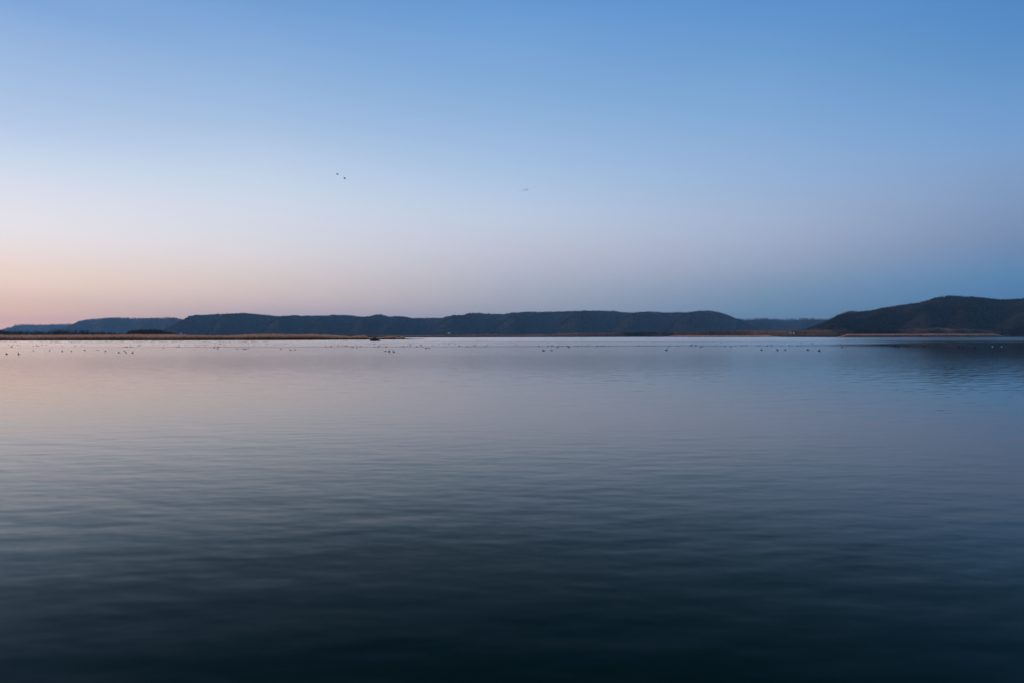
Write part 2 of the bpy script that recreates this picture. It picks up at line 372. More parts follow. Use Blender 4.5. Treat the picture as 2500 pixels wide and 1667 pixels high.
def hill_z(hd, u, v):
    """ground height at photo column u, v = 0 at the foot and 1 on the crest"""
    u = np.asarray(u, float); v = np.asarray(v, float)
    Yb, Yc = hill_depths(hd, u)
    Y = Yb + v * (Yc - Yb)
    crest = at_depth(u, interp(hd['L'], u), Yc)[..., 2] - hd['tree'] * (1.5 if hd['seed'] == 41 else 1.1)
    X = (u - 1250) / FPX * Yc
    R = np.array(hd['ridges'], float)
    uu = u + hd['skew'] * (1 - np.clip(v, 0, 1)) + (fbm(X / 160.0, v * 3 + 3, hd['seed'] + 5, 2) - 0.5) * 30
    k = np.clip(np.searchsorted(R, uu) - 1, 0, len(R) - 2); f = np.clip((uu - R[k]) / (R[k + 1] - R[k]), 0, 1)
    g = np.where(f < 0.36, 0.5 + 0.5 * np.cos(f / 0.36 * math.pi), 0.5 - 0.5 * np.cos((f - 0.36) / 0.64 * math.pi))
    vv = np.clip(v + (g - 0.5) * hd.get('amp', 0.85) * np.clip(1 - v, 0, 1) * np.clip(v * 5, 0, 1), 0, 1)
    s = np.where(vv < 1, np.sin(vv * math.pi / 2) ** 1.25, 1)
    z = 1.2 + (crest - 1.2) * s
    z = np.where(v > 1, crest - (v - 1) ** 1.5 * 120, z)
    z = z + (fbm(X / 60.0, v * 14, hd['seed'] + 9, 3) - 0.5) * 8 * np.clip(v * 3, 0, 1) * np.clip((1 - v) * 6, 0, 1)
    return Y, np.where(crest < 2, -3 + 0 * z, z)

for key, hd in HILLS.items():
    u0, u1 = hd['L'][0][0], hd['L'][-1][0]
    nu = int((u1 - u0) / 5); us = np.linspace(u0, u1, nu); vs = np.concatenate([np.linspace(-0.02, 1, 46), [1.1, 1.3, 1.5]])
    U, V = np.meshgrid(us, vs, indexing='ij')
    Y, Z = hill_z(hd, U, V); X = colX(U, Y)
    idx = np.arange(U.size).reshape(U.shape)
    F = np.stack([idx[:-1, :-1], idx[1:, :-1], idx[1:, 1:], idx[:-1, 1:]], -1).reshape(-1, 4)
    me = make_mesh('hill', np.stack([X, Y, Z], -1).reshape(-1, 3), F, [M['hill']], tint=np.full(U.size, 0.45), smooth=True)
    tagob(link('hill', me), kind='structure')

# floodplain between the shore and the bluffs
us = np.linspace(-900, 3600, 300); vs = np.linspace(0, 1, 14)
U, V = np.meshgrid(us, vs, indexing='ij')
Y0 = shore_Y(U); Y = Y0 + V ** 1.5 * (10400 - Y0); X = colX(U, Y)
Z = -0.6 + 1.8 * np.clip(V * 30, 0, 1) + 0 * X
idx = np.arange(U.size).reshape(U.shape)
F = np.stack([idx[:-1, :-1], idx[1:, :-1], idx[1:, 1:], idx[:-1, 1:]], -1).reshape(-1, 4)
tagob(link('floodplain_ground', make_mesh('floodplain_ground', np.stack([X, Y, Z], -1).reshape(-1, 3), F, [M['bank']], smooth=True)), kind='structure')

# ------------------------------------------------------------------ trees
def tris_blob(r, n, size, flat=1.0):
    """loose crown of n leaf-clump triangles in an uneven egg, unit height"""
    c = r.normal(size=(n, 3)); c /= np.linalg.norm(c, axis=1)[:, None]; c *= r.uniform(0.35, 1.0, (n, 1))
    c = c * np.array([0.34, 0.34, 0.38]) + np.array([0, 0, 0.6])
    d = r.normal(size=(n, 3, 3)) * size
    v = (c[:, None, :] + d).reshape(-1, 3); v[:, 2] = np.clip(v[:, 2], 0.0, 1.05)
    return v
def tris_bare(r, nb, tw):
    """bare tree: trunk, rising limbs and fine twigs as slim triangles, unit height"""
    out = [[(-0.022, 0, -0.03), (0.022, 0, -0.03), (0, 0, 0.8)], [(0, -0.022, -0.03), (0, 0.022, -0.03), (0, 0, 0.8)]]
    for k in range(nb):
        a = r.uniform(0, 2 * math.pi); z0 = r.uniform(0.15, 0.6); L = r.uniform(0.25, 0.45)
        el = r.uniform(0.6, 1.3)
        tip = np.array([math.cos(a) * math.cos(el) * L, math.sin(a) * math.cos(el) * L, z0 + math.sin(el) * L]); tip[2] = min(tip[2], 1.0)
        side = np.array([-math.sin(a), math.cos(a), 0]) * 0.014
        o = np.array([0, 0, z0]); out.append([o - side, o + side, tip])
        for q in range(tw):
            f = r.uniform(0.4, 1.0); p = o + (tip - o) * f; t2 = p + r.normal(size=3) * [0.09, 0.09, 0.05] + [0, 0, 0.09]
            s2 = r.normal(size=3) * 0.010
            out.append([p - s2, p + s2, t2])
    return np.array(out, float).reshape(-1, 3)
def tris_conifer(r, layers=5, n=7):
    out = [[(-0.02, 0, -0.03), (0.02, 0, -0.03), (0, 0, 0.5)]]
    for k in range(layers):
        z0 = 0.12 + 0.8 * k / layers; z1 = min(z0 + 0.34, 1.0); rad = 0.24 * (1 - k / (layers + 0.6))
        for j in range(n):
            a = 2 * math.pi * (j + r.uniform(-0.3, 0.3)) / n; w = 2.4 / n
            rr = rad * r.uniform(0.75, 1.2)
            out.append([(math.cos(a - w / 2) * rr, math.sin(a - w / 2) * rr, z0 - r.uniform(0, 0.04)), (math.cos(a + w / 2) * rr, math.sin(a + w / 2) * rr, z0 + r.uniform(0, 0.03)), (0, 0, z1)])
    return np.array(out, float).reshape(-1, 3)

def scatter(name, templates, pos, heights, widths, tints, material, pick=None):
    """one mass of trees: merged copies of the templates; nobody could count them"""
    n = len(pos); V = []; T = []
    pick = rng.integers(0, len(templates), n) if pick is None else pick
    ang = rng.uniform(0, 2 * math.pi, n)
    for k, tp in enumerate(templates):
        s = np.nonzero(pick == k)[0]
        if not len(s): continue
        ca, sa_ = np.cos(ang[s])[:, None], np.sin(ang[s])[:, None]
        x = tp[None, :, 0] * ca - tp[None, :, 1] * sa_; y = tp[None, :, 0] * sa_ + tp[None, :, 1] * ca
        w = (heights[s] * widths[s])[:, None]
        v = np.stack([x * w + pos[s, 0:1], y * w + pos[s, 1:2], tp[None, :, 2] * heights[s][:, None] + pos[s, 2:3]], -1)
        V.append(v.reshape(-1, 3)); T.append(np.repeat(tints[s], len(tp)) + np.tile(np.repeat(rng.uniform(-0.03, 0.03, len(tp) // 3), 3), len(s)))
    V = np.concatenate(V); T = np.clip(np.concatenate(T), 0, 1)
    me = make_mesh(name, V, np.arange(len(V)).reshape(-1, 3), [material], tint=T)
    return link(name, me)

TB_far = [tris_blob(rng, 12, 0.13) for _ in range(8)]
TB_mid = [tris_blob(rng, 22, 0.085) for _ in range(8)]
TR_bare = [tris_bare(rng, 12, 2) for _ in range(8)]
TR_dense = [np.concatenate([tris_bare(rng, 12, 3), tris_blob(rng, 10, 0.05)]) for _ in range(8)]
TC = [tris_conifer(rng) for _ in range(4)]

def forest(key, n, hgt, vmin=0.0, crest_trees=0, material='wood_far', mix=None, label=None):
    hd = HILLS[key]; u0, u1 = max(hd['L'][0][0], -350), min(hd['L'][-1][0], 2900)
    u = rng.uniform(u0, u1, n + crest_trees); v = np.concatenate([rng.uniform(vmin, 1.12, n), rng.uniform(0.96, 1.06, crest_trees)])
    Y, Z = hill_z(hd, u, v); X = colX(u, Y)
    ok = Z > 1.0
    pos = np.stack([X, Y, Z - 0.5], -1)[ok]; m = len(pos)
    clump = fbm(X[ok] / 130, Y[ok] / 130, hd['seed'] + 50, 4)
    tint = np.clip((clump - 0.5) * 3.6 + 0.38 + rng.normal(size=m) * 0.28, 0, 1)
    crest_v = v[ok] > 0.95
    ragged = 0.55 + 1.1 * fbm(X[ok] / 35, Y[ok] / 300, hd['seed'] + 60, 3)
    h = hgt * rng.uniform(0.6, 1.5, m) * np.where(crest_v, ragged * 1.15, 0.85 + 0.3 * clump)
    temps = TB_far + TR_dense + TC if mix is None else mix
    # evergreens gather in some places, and on some crests
    cf = (fbm(X[ok] / 200 + 9, Y[ok] / 400, hd['seed'] + 77, 3) > 0.62)
    nb, nd, nc = (8, 8, 4)
    pick = np.where(cf & (rng.random(m) < 0.6), nb + nd + rng.integers(0, nc, m), np.where(crest_v | (rng.random(m) < 0.3), nb + rng.integers(0, nd, m), rng.integers(0, nb, m)))
    if key == 'right':
        ever = crest_v & (((u[ok] > 2268) & (u[ok] < 2440) & (rng.random(m) < 0.75)) | ((u[ok] >= 2440) & (rng.random(m) < 0.5)))
        pick = np.where(ever, nb + nd + rng.integers(0, nc, m), pick)
    tint = np.where(pick >= nb + nd, tint * 0.3, tint)
    wd = np.where(pick >= nb + nd, 0.9, rng.uniform(0.9, 1.5, m))
    o = scatter('forest', temps, pos, h, wd, tint, M[material], pick)
    tagob(o, label, 'forest', kind='stuff')
forest('far_left', 5000, 13, label='hazy blue woods on the farthest bluffs, at the left end')
forest('left', 6000, 12, label='blue-grey woods on the long low bluff behind the thicket')
forest('middle', 30000, 11, crest_trees=6000, label='bare dark woods covering the long middle bluffs')
forest('far_gap', 4000, 12, label='distant woods on the low ridge seen through the gap')
forest('right', 26000, 11, crest_trees=4500, material='wood_near', mix=TB_mid + TR_bare + TC, label='dark bare woods covering the big right-hand hill')

# floodplain woods and scrub along the far shore
n = 26000
u = rng.uniform(700, 2700, n); dv = rng.random(n) ** 1.3
Y = shore_Y(u) + 12 + dv * 700 + np.where(((u > 2040) & (u < 2450)) | ((u > 1620) & (u < 1905)), 45, 0); X = colX(u, Y)
band = interp([(700, 4), (950, 5), (1050, 5), (1250, 7), (1450, 9), (1550, 12), (1700, 13), (1850, 15), (1950, 14), (2060, 12), (2200, 15), (2400, 15), (2700, 14)], u)
big = fbm(X / 90, Y / 160, 91, 3)
h = band * (0.45 + 0.9 * big) * rng.uniform(0.75, 1.2, n) * np.where(dv < 0.06, 0.45, 1)
tint = np.clip(0.5 + (fbm(X / 120, Y / 200, 95, 4) - 0.5) * 2.0 + rng.normal(size=n) * 0.1 + interp([(700, 0.0), (1050, 0.12), (1400, 0.12), (1550, -0.15), (1900, -0.18), (2030, -0.22), (2060, -0.42), (2700, -0.42)], u), 0, 1)
pos = np.stack([X, Y, 0.9 + 0 * X], -1)
tagob(scatter('floodplain_woods', TB_mid + TR_dense, pos, h, rng.uniform(0.9, 1.6, n), tint, M['flood']), 'low brown floodplain scrub and bare trees along the far shore', 'woods', kind='stuff')

# dark belt of trees behind the left reeds, and the thicket beside it
n = 1500
u = rng.uniform(-350, 345, n); Y = rng.uniform(1000, 1250, n); X = colX(u, Y)
top = interp([(-350, 804), (0, 804), (30, 806), (110, 807.5), (122, 807), (128, 803.5), (150, 804.5), (190, 804.5), (230, 807), (280, 811), (345, 815.5)], u)
h = at_depth(u, top, Y)[:, 2] * rng.uniform(0.5, 1.08, n)
tagob(scatter('tree_belt', TR_dense + TR_bare, np.stack([X, Y, 0 * X + 0.3], -1), h, rng.uniform(0.6, 0.9, n), rng.uniform(0.1, 0.6, n), M['grove']), 'dark belt of bare trees behind the left end of the reeds', 'trees', kind='stuff')
n = 900
u = rng.uniform(313, 432, n); Y = rng.uniform(820, 900, n); X = colX(u, Y)
h = at_depth(u, interp([(313, 811), (318, 807.5), (345, 804.8), (380, 804.8), (398, 806.5), (404, 809.5), (420, 811), (432, 815)], u), Y)[:, 2] * rng.uniform(0.55, 1.06, n)
tagob(scatter('thicket', TR_dense, np.stack([X, Y, 0 * X + 0.3], -1), h, rng.uniform(0.7, 1.1, n), rng.uniform(0.2, 0.75, n), M['grove']), 'dark brown thicket of bare shrubs rising behind the reeds', 'thicket', kind='stuff')

# ------------------------------------------------------------------ marsh ground, reeds, mud bars
def reed_front(u):      # photo row of the waterline of the left reed bed
    return interp([(-400, 832.5), (0, 831.5), (300, 831.2), (600, 830.7), (800, 829.9), (1000, 828.8), (1035, 828.4)], u)
def row_Y(u, row):
    return CAM_H * FPX / np.maximum(row - horizon_y(u), 0.5)
us = np.linspace(-700, 1036, 260); V = np.linspace(0, 1, 9)
U, VV = np.meshgrid(us, V, indexing='ij')
Yf = row_Y(U, reed_front(U)) + (fbm(U / 14, U * 0, 61, 3) - 0.5) * 9
depth = interp([(-700, 620), (850, 320), (960, 90), (1036, 4)], U)
Yy = Yf + VV * depth
Zb = np.interp(VV, [0, 0.02, 0.12, 0.95, 1], [-0.3, -0.3, 0.35, 0.35, -0.3])
Zb = np.where(VV < 0.01, -0.3, Zb)
idx = np.arange(U.size).reshape(U.shape)
F = np.stack([idx[:-1, :-1], idx[1:, :-1], idx[1:, 1:], idx[:-1, 1:]], -1).reshape(-1, 4)
tagob(link('marsh_ground', make_mesh('marsh_ground', np.stack([colX(U, Yy), Yy, Zb], -1).reshape(-1, 3), F, [M['bank']])), kind='structure')

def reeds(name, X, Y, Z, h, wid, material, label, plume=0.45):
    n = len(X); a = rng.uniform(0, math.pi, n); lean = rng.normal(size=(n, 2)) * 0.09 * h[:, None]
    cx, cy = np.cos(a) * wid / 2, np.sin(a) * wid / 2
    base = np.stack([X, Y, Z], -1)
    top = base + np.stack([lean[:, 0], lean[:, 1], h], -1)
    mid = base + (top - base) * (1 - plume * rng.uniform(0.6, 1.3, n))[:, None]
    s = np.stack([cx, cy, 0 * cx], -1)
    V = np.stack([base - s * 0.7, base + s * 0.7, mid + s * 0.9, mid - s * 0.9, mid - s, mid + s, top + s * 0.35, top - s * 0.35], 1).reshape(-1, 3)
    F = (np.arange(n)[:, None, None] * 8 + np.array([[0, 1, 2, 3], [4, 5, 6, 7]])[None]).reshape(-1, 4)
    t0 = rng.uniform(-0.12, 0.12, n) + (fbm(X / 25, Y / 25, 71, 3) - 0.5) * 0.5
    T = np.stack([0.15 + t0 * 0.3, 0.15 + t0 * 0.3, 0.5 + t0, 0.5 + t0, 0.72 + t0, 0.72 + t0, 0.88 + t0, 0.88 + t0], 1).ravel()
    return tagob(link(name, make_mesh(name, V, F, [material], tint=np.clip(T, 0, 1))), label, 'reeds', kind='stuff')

n = 30000
u = rng.uniform(-500, 1022, n)
dp = interp([(-500, 160), (850, 110), (940, 60), (1022, 4)], u)
Y = row_Y(u, reed_front(u)) + 3 + rng.random(n) ** 1.6 * dp; X = colX(u, Y)
toprow = interp([(-500, 818), (0, 818.2), (60, 818), (150, 817.5), (280, 817.5), (310, 816.2), (420, 816.5), (470, 818), (520, 819), (560, 818.8), (610, 817), (680, 815.6), (760, 815.8), (800, 817.5), (840, 820), (856, 821.8), (868, 820.2), (890, 819), (896, 822), (902, 824.6), (925, 824.2), (940, 822.3), (950, 820.4), (964, 820.4), (968, 824.8), (976, 824), (980, 821), (986, 822), (989, 825.8), (1010, 827), (1022, 828)], u)
hh = (at_depth(u, toprow, Y)[:, 2] - 0.35) * (1 - 0.0 * Y)
hh = np.clip(hh * rng.uniform(0.62, 1.08, n) * (0.82 + 0.36 * fbm(X / 7, Y / 60, 77, 3)), 0.15, 6.8)
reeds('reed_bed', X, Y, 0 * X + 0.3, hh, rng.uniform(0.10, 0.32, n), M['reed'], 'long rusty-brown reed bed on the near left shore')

# reeds on the far shore: pale orange strips
def far_strip(label, u0, u1, n, t0, t1):
    u = rng.uniform(u0, u1, n)
    Y = shore_Y(u) + 8 + rng.random(n) * 30; X = colX(u, Y)
    tp = interp([(u0, t0), (u1, t1)], u)
    h = np.clip((at_depth(u, tp, Y)[:, 2] + 0.2) * rng.uniform(0.75, 1.05, n), 0.5, 9)
    edge = np.clip((u - u0) / 25, 0.15, 1) * np.clip((u1 - u) / 25, 0.15, 1)
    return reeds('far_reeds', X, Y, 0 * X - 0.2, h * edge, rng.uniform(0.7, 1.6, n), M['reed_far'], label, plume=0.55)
far_strip('bright orange reed strip at the foot of the right-hand hill', 2045, 2455, 14000, 816.2, 815.6)
far_strip('pinkish reed strip on the far shore under the rounded end of the middle bluff', 1620, 1905, 5000, 819.2, 819.4)
far_strip('faint short line of pale reeds on the far shore right of the reed point', 1040, 1068, 300, 821.8, 821.8)

def mud_bar(row_pts, thick, zmax, name='mud_bar', seed=0):
    u0, u1 = row_pts[0][0], row_pts[-1][0]; us = np.linspace(u0, u1, int((u1 - u0) / 1.6)); v = np.linspace(0, 1, 5)
    U, Vv = np.meshgrid(us, v, indexing='ij')
    Yc = row_Y(U, interp(row_pts, U)) + (fbm(U / 30, U * 0, seed, 3) - 0.5) * 5
    w = thick * np.clip(fbm(U / 18, U * 0 + 5, seed + 3, 4) * 2.2 - 0.45, 0.1, 1.2)
    Yy = Yc + (Vv - 0.5) * w
    amp = np.clip(fbm(U / 7, U * 0 + 9, seed + 5, 4) * 2.6 - 0.95, -0.25, 1)
    Z = np.sin(Vv * math.pi) * zmax * amp - 0.01
    idx = np.arange(U.size).reshape(U.shape)
    F = np.stack([idx[:-1, :-1], idx[1:, :-1], idx[1:, 1:], idx[:-1, 1:]], -1).reshape(-1, 4)
    tagob(link(name, make_mesh(name, np.stack([colX(U, Yy), Yy, Z], -1).reshape(-1, 3), F, [M['mud']], smooth=True)), kind='structure')
mud_bar([(-300, 835.3), (0, 834.6), (140, 834.0), (300, 833.5), (450, 833.4)], 10, 0.26, seed=101)
mud_bar([(95, 836.2), (200, 836.2), (320, 835.6), (470, 835.2), (620, 834.6), (660, 834.4)], 7, 0.16, seed=111)
mud_bar([(440, 832.8), (620, 833.0), (780, 832.2), (900, 832.6)], 8, 0.14, seed=121)
mud_bar([(905, 832.4), (1000, 831.4), (1080, 831.5), (1190, 831.3)], 5, 0.17, seed=131)
mud_bar([(985, 827.9), (1034, 828.3)], 8, 0.35, seed=141)
mud_bar([(1290, 829.0), (1450, 829.0)], 5, 0.14, seed=151)

# ------------------------------------------------------------------ beaver lodge
def make_lodge():
    c = at_water(915, 832.6); root = empty('beaver_lodge', (c[0], c[1], 0))
    tagob(root, 'dark mound of sticks and mud standing in the water off the reed point', 'lodge')
    n1, n2 = 40, 14; V = []; 
    for j in range(n2):
        t = j / (n2 - 1)
        for i in range(n1):
            a = 2 * math.pi * i / n1; r = 1 - t
            rx = r * (3.3 + 1.3 * max(math.cos(a), 0) * r) ; ry = r * 2.8
            z = -0.15 + 2.05 * (1 - r ** 1.15) ** 1.05 * 0.97
            k = 0.18 * (float(vnoise(a * 5 + 3, t * 9, 5)) - 0.5) * 2 * (0.3 + r)
            V.append((math.cos(a) * rx * (1 + k) - 0.15, math.sin(a) * ry * (1 + k), z + k * 0.5 * (j > 0)))
    F = [(j * n1 + i, j * n1 + (i + 1) % n1, (j + 1) * n1 + (i + 1) % n1, (j + 1) * n1 + i) for j in range(n2 - 1) for i in range(n1)]
    link('mound', make_mesh('mound', V, F, [M['stick']]), root)
    VV = []; FF = []
    r = random.Random(3)
    for k in range(90):
        a = r.uniform(0, 2 * math.pi); q = r.uniform(0.05, 0.95); z = 2.0 * (1 - q ** 1.15) - 0.05
        p = Vector((math.cos(a) * 3.4 * q, math.sin(a) * 2.8 * q, z))
        d = Vector((r.uniform(-1, 1), r.uniform(-1, 1), r.uniform(-0.25, 0.35))).normalized() * r.uniform(0.5, 1.2)
        s = d.orthogonal().normalized() * 0.045; s2 = d.cross(s).normalized() * 0.045
        b = len(VV)
        for e in (p - d, p + d):
            for c_, s_ in ((1, 1), (-1, 1), (-1, -1), (1, -1)): VV.append(tuple(e + s * c_ + s2 * s_))
        FF += [(b, b + 1, b + 5, b + 4), (b + 1, b + 2, b + 6, b + 5), (b + 2, b + 3, b + 7, b + 6), (b + 3, b, b + 4, b + 7)]
    so = link('sticks', make_mesh('sticks', VV, FF, [M['stick']]), root); so['kind'] = 'stuff'
make_lodge()

# ------------------------------------------------------------------ single trees and bushes
def spread(r, n, rx, ry, rz, cz, size):
    c = r.normal(size=(n, 3)); c /= np.linalg.norm(c, axis=1)[:, None]; c *= r.uniform(0.2, 1.0, (n, 1)) ** 0.5
    c = c * [rx, ry, rz] + [0, 0, cz]; c[:, 2] = np.abs(c[:, 2])
    return (c[:, None, :] + r.normal(size=(n, 3, 3)) * size).reshape(-1, 3)
def trunk_mesh(h, r0, limbs, spreadr):
    V = []; F = []
    def tube(p, q, a, b):
        d = (q - p).normalized(); s = d.orthogonal().normalized(); t = d.cross(s); k = len(V)
        for e, rad in ((p, a), (q, b)):
            for i in range(6):
                th = math.pi / 3 * i; V.append(tuple(e + (s * math.cos(th) + t * math.sin(th)) * rad))
        for i in range(6): F.append((k + i, k + (i + 1) % 6, k + 6 + (i + 1) % 6, k + 6 + i))
    tube(Vector((0, 0, -0.5)), Vector((0, 0, h * 0.5)), r0, r0 * 0.6)
    rr = random.Random(int(h * 100))
    for k in range(limbs):
        a = rr.uniform(0, 6.28); z = rr.uniform(0.15, 0.5) * h
        tube(Vector((0, 0, z)), Vector((math.cos(a) * spreadr * rr.uniform(.4, .9), math.sin(a) * spreadr * rr.uniform(.4, .9), h * rr.uniform(0.6, 0.95))), r0 * 0.5, r0 * 0.12)
    return V, F
def tree_thing(name, loc, h, w, label, cat, twigs, material, size, group=None, conifer=False, seed=1):
    root = empty(name, loc); tagob(root, label, cat, group)
    r = np.random.default_rng(seed)
    V, F = trunk_mesh(h, h * 0.02, 0 if conifer else 14, w / 2)
    link('trunk', make_mesh('trunk', V, F, [M['bark']]), root)
    if conifer:
        v = tris_conifer(r, 9, 11) * [h * w, h * w, h]
    else:
        v = spread(r, twigs, w / 2, w / 2, h * 0.46, h * 0.52, size)
        v[:, 2] = np.clip(v[:, 2], 0.1, None)
    link('crown', make_mesh('crown', v, np.arange(len(v)).reshape(-1, 3), [material], tint=np.repeat(r.uniform(0.15, 0.65, len(v) // 3), 3)), root)
    return root

def on_hill(key, u, row):
    """spot on the hill's surface seen at that photo pixel"""
    hd = HILLS[key]; v = np.linspace(0.02, 1.0, 400); Y, Z = hill_z(hd, np.full(400, float(u)), v)
    target = at_depth(np.full(400, float(u)), np.full(400, float(row)), Y)[:, 2]
    k = int(np.argmax(Z >= target)) if (Z >= target).any() else 399
    return float(colX(u, Y[k])), float(Y[k]), float(Z[k])
p = on_hill('middle', 1405, 763.5)
tree_thing('bare_tree', (p[0], p[1], p[2]), 16, 22, 'lone wide bare tree standing on the crest of the middle bluff', 'tree', 700, M['wood_far'], 0.8, seed=4)
# big willow clump at the right edge
pe = at_water(2500, 822.4); s_ = 1.0
def bush(u, row, h, w, label, seed):
    q = at_water(u, row)
    return tree_thing('willow_bush', (q[0], q[1], 0.2), h, w, label, 'bush', 5200, M['willow'], 0.6, group='willow bushes at the right edge', seed=seed)
bush(2504, 822.0, 26, 42, 'tallest dark willow bush, cut off by the right edge of the picture', 11)
bush(2477, 821.9, 19, 26, 'round dark willow bush, middle one of the three at the right edge', 12)
bush(2456, 821.7, 10, 20, 'lowest dark willow bush, where the right reed strip ends', 13)
# ground tongue that carries them
us = np.linspace(2435, 2900, 60); V = np.linspace(0, 1, 5); U, VV = np.meshgrid(us, V, indexing='ij')
Yf = row_Y(U, 822.6 - (U - 2435) * 0.0012); Yy = Yf + VV * 160
idx = np.arange(U.size).reshape(U.shape); F = np.stack([idx[:-1, :-1], idx[1:, :-1], idx[1:, 1:], idx[:-1, 1:]], -1).reshape(-1, 4)
tagob(link('spit_ground', make_mesh('spit_ground', np.stack([colX(U, Yy), Yy, np.interp(VV, [0, 0.1, 0.9, 1], [-0.3, 0.4, 0.4, -0.3])], -1).reshape(-1, 3), F, [M['bank']])), kind='structure')

# ------------------------------------------------------------------ houses on the far shore
def box(V, F, MI, x0, x1, y0, y1, z0, z1, mi=0):
    b = len(V)
    for z in (z0, z1):
        for x, y in ((x0, y0), (x1, y0), (x1, y1), (x0, y1)): V.append((x, y, z))
    for f in ((0, 3, 2, 1), (4, 5, 6, 7), (0, 1, 5, 4), (1, 2, 6, 5), (2, 3, 7, 6), (3, 0, 4, 7)): F.append(tuple(b + i for i in f)); MI.append(mi)
def house(name, u, row, Y, w, d, h, label, wallm, rz=0.0, cat='house'):
    q = at_depth(np.asarray(float(u)), np.asarray(float(row)), np.asarray(float(Y)))
    root = empty(name, (q[0], q[1], q[2]), rz); tagob(root, label, cat)
    V = []; F = []; MI = []; box(V, F, MI, -w / 2, w / 2, -d / 2, d / 2, -2, h)
    # gable ends closed under the roof
    b = len(V)
    rise = d * 0.38
    V += [(-w / 2, -d / 2, h + 0.002), (-w / 2, d / 2, h + 0.002), (-w / 2, 0, h + rise), (w / 2, -d / 2, h + 0.002), (w / 2, d / 2, h + 0.002), (w / 2, 0, h + rise)]
    F4 = F + [(b, b + 1, b + 2, b + 2), (b + 3, b + 5, b + 4, b + 4)]
    me = bpy.data.meshes.new('wall'); me.from_pydata(V, [], [tuple(dict.fromkeys(f)) for f in F4]); me.materials.append(wallm); link('wall', me, root)
    e = 0.4; me = bpy.data.meshes.new('roof')
    V = [(-w / 2 - e, -d / 2 - e, h - 0.25), (w / 2 + e, -d / 2 - e, h - 0.25), (w / 2 + e, 0, h + rise + 0.1), (-w / 2 - e, 0, h + rise + 0.1), (-w / 2 - e, d / 2 + e, h - 0.25), (w / 2 + e, d / 2 + e, h - 0.25)]
    V += [(x, y, z + 0.2) for x, y, z in V]
    me.from_pydata(V, [], [(0, 3, 2, 1), (3, 4, 5, 2), (6, 7, 8, 9), (9, 8, 11, 10), (0, 1, 7, 6), (4, 10, 11, 5), (0, 6, 9, 3), (3, 9, 10, 4), (1, 2, 8, 7), (2, 5, 11, 8)]); me.materials.append(M['roof']); link('roof', me, root)
    for k in range(3):
        V = []; F = []; MI = []; x = (k - 1) * w / 3.2
        box(V, F, MI, x - 0.6, x + 0.6, -d / 2 - 0.05, -d / 2 + 0.02, h * 0.4, h * 0.8)
        me = bpy.data.meshes.new('window'); me.from_pydata(V, [], F); me.materials.append(M['glass']); link('window', me, root)
    return root
house('cottage', 442, 814.6, 2700, 5.0, 5, 3.0, 'tiny white cottage at the foot of the bluffs right of the thicket', M['white_paint'], 0.3)
house('boathouse', 1096, 813.6, 2500, 8.5, 6, 2.2, 'small white building, wider of two at the foot of the middle bluff', M['white_paint'], 0.0, 'building')
house('shed', 1114, 813.6, 2500, 5.0, 4, 1.8, 'small pale shed just right of the wider white building', M['grey_paint'], 0.1, 'shed')
house('barn', 1930, 814.6, 1440, 4.6, 5, 2.6, 'grey-green barn beside dark evergreens on the far shore', M['grey_paint'], 1.3, 'barn')
house('farmhouse', 1944, 813.6, 1475, 4.2, 4, 2.0, 'pale grey house right of the barn, in front of evergreens', M['grey_paint'], 0.2)
house('pump_house', 1938.2, 814.6, 1420, 1.5, 1.5, 1.6, 'bright white hut between the barn and the pale house', M['white_paint'], 0.4, 'hut')
for k, (u_, w_, hh_) in enumerate(((1925, 0.9, 13), (1931, 1.0, 12), (1939, 1.1, 11), (1946, 1.2, 14), (1951, 1.0, 12))):
    q = at_depth(np.asarray(float(u_)), np.asarray(817.0), np.asarray(1500.0 + 7 * k))
    tree_thing('evergreen_tree', (q[0], q[1], q[2] - 1), hh_, w_, '%s dark evergreen from the left in the row of five behind the barn' % ('first', 'second', 'third', 'fourth', 'last')[k], 'tree', 0, M['evergreen'], 0, group='evergreens behind the barn', conifer=True, seed=20 + k)

# pale rock faces on the bluffs
def rock(key, u, row, w, h, label, seed):
    p = on_hill(key, u, row); r = np.random.default_rng(seed); n = 14
    V = []; F = []
    for i in range(n):
        x = (i / (n - 1) - 0.5) * w; jag = r.uniform(0.4, 1.0)
        V += [(x, -16 + r.uniform(-2, 2), -h * 0.5 * jag), (x, -15 + r.uniform(-2, 2), h * 0.5 * jag), (x, 8, h * 0.55 * jag), (x, 8, -h)]
    for i in range(n - 1):
        a = i * 4; F += [(a, a + 4, a + 5, a + 1), (a + 1, a + 5, a + 6, a + 2)]
    o = link('rock_face', make_mesh('rock_face', V, F, [M['rock']]), loc=p)
    tagob(o, label, 'rock', 'rock faces on the bluffs')
rock('far_left', 66, 800.5, 45, 24, 'faint pale rock face, first from the left on the hazy far bluff', 1)
rock('far_left', 110, 799, 24, 14, 'small pale rock face, second from the left on the hazy far bluff', 2)
rock('left', 288, 798.5, 34, 9, 'thin pale rock ledge on the bluff just left of the thicket', 3)
rock('middle', 657, 780.5, 9, 7, 'tiny pale rock spot near the top of the bluff above the tall reeds', 4)

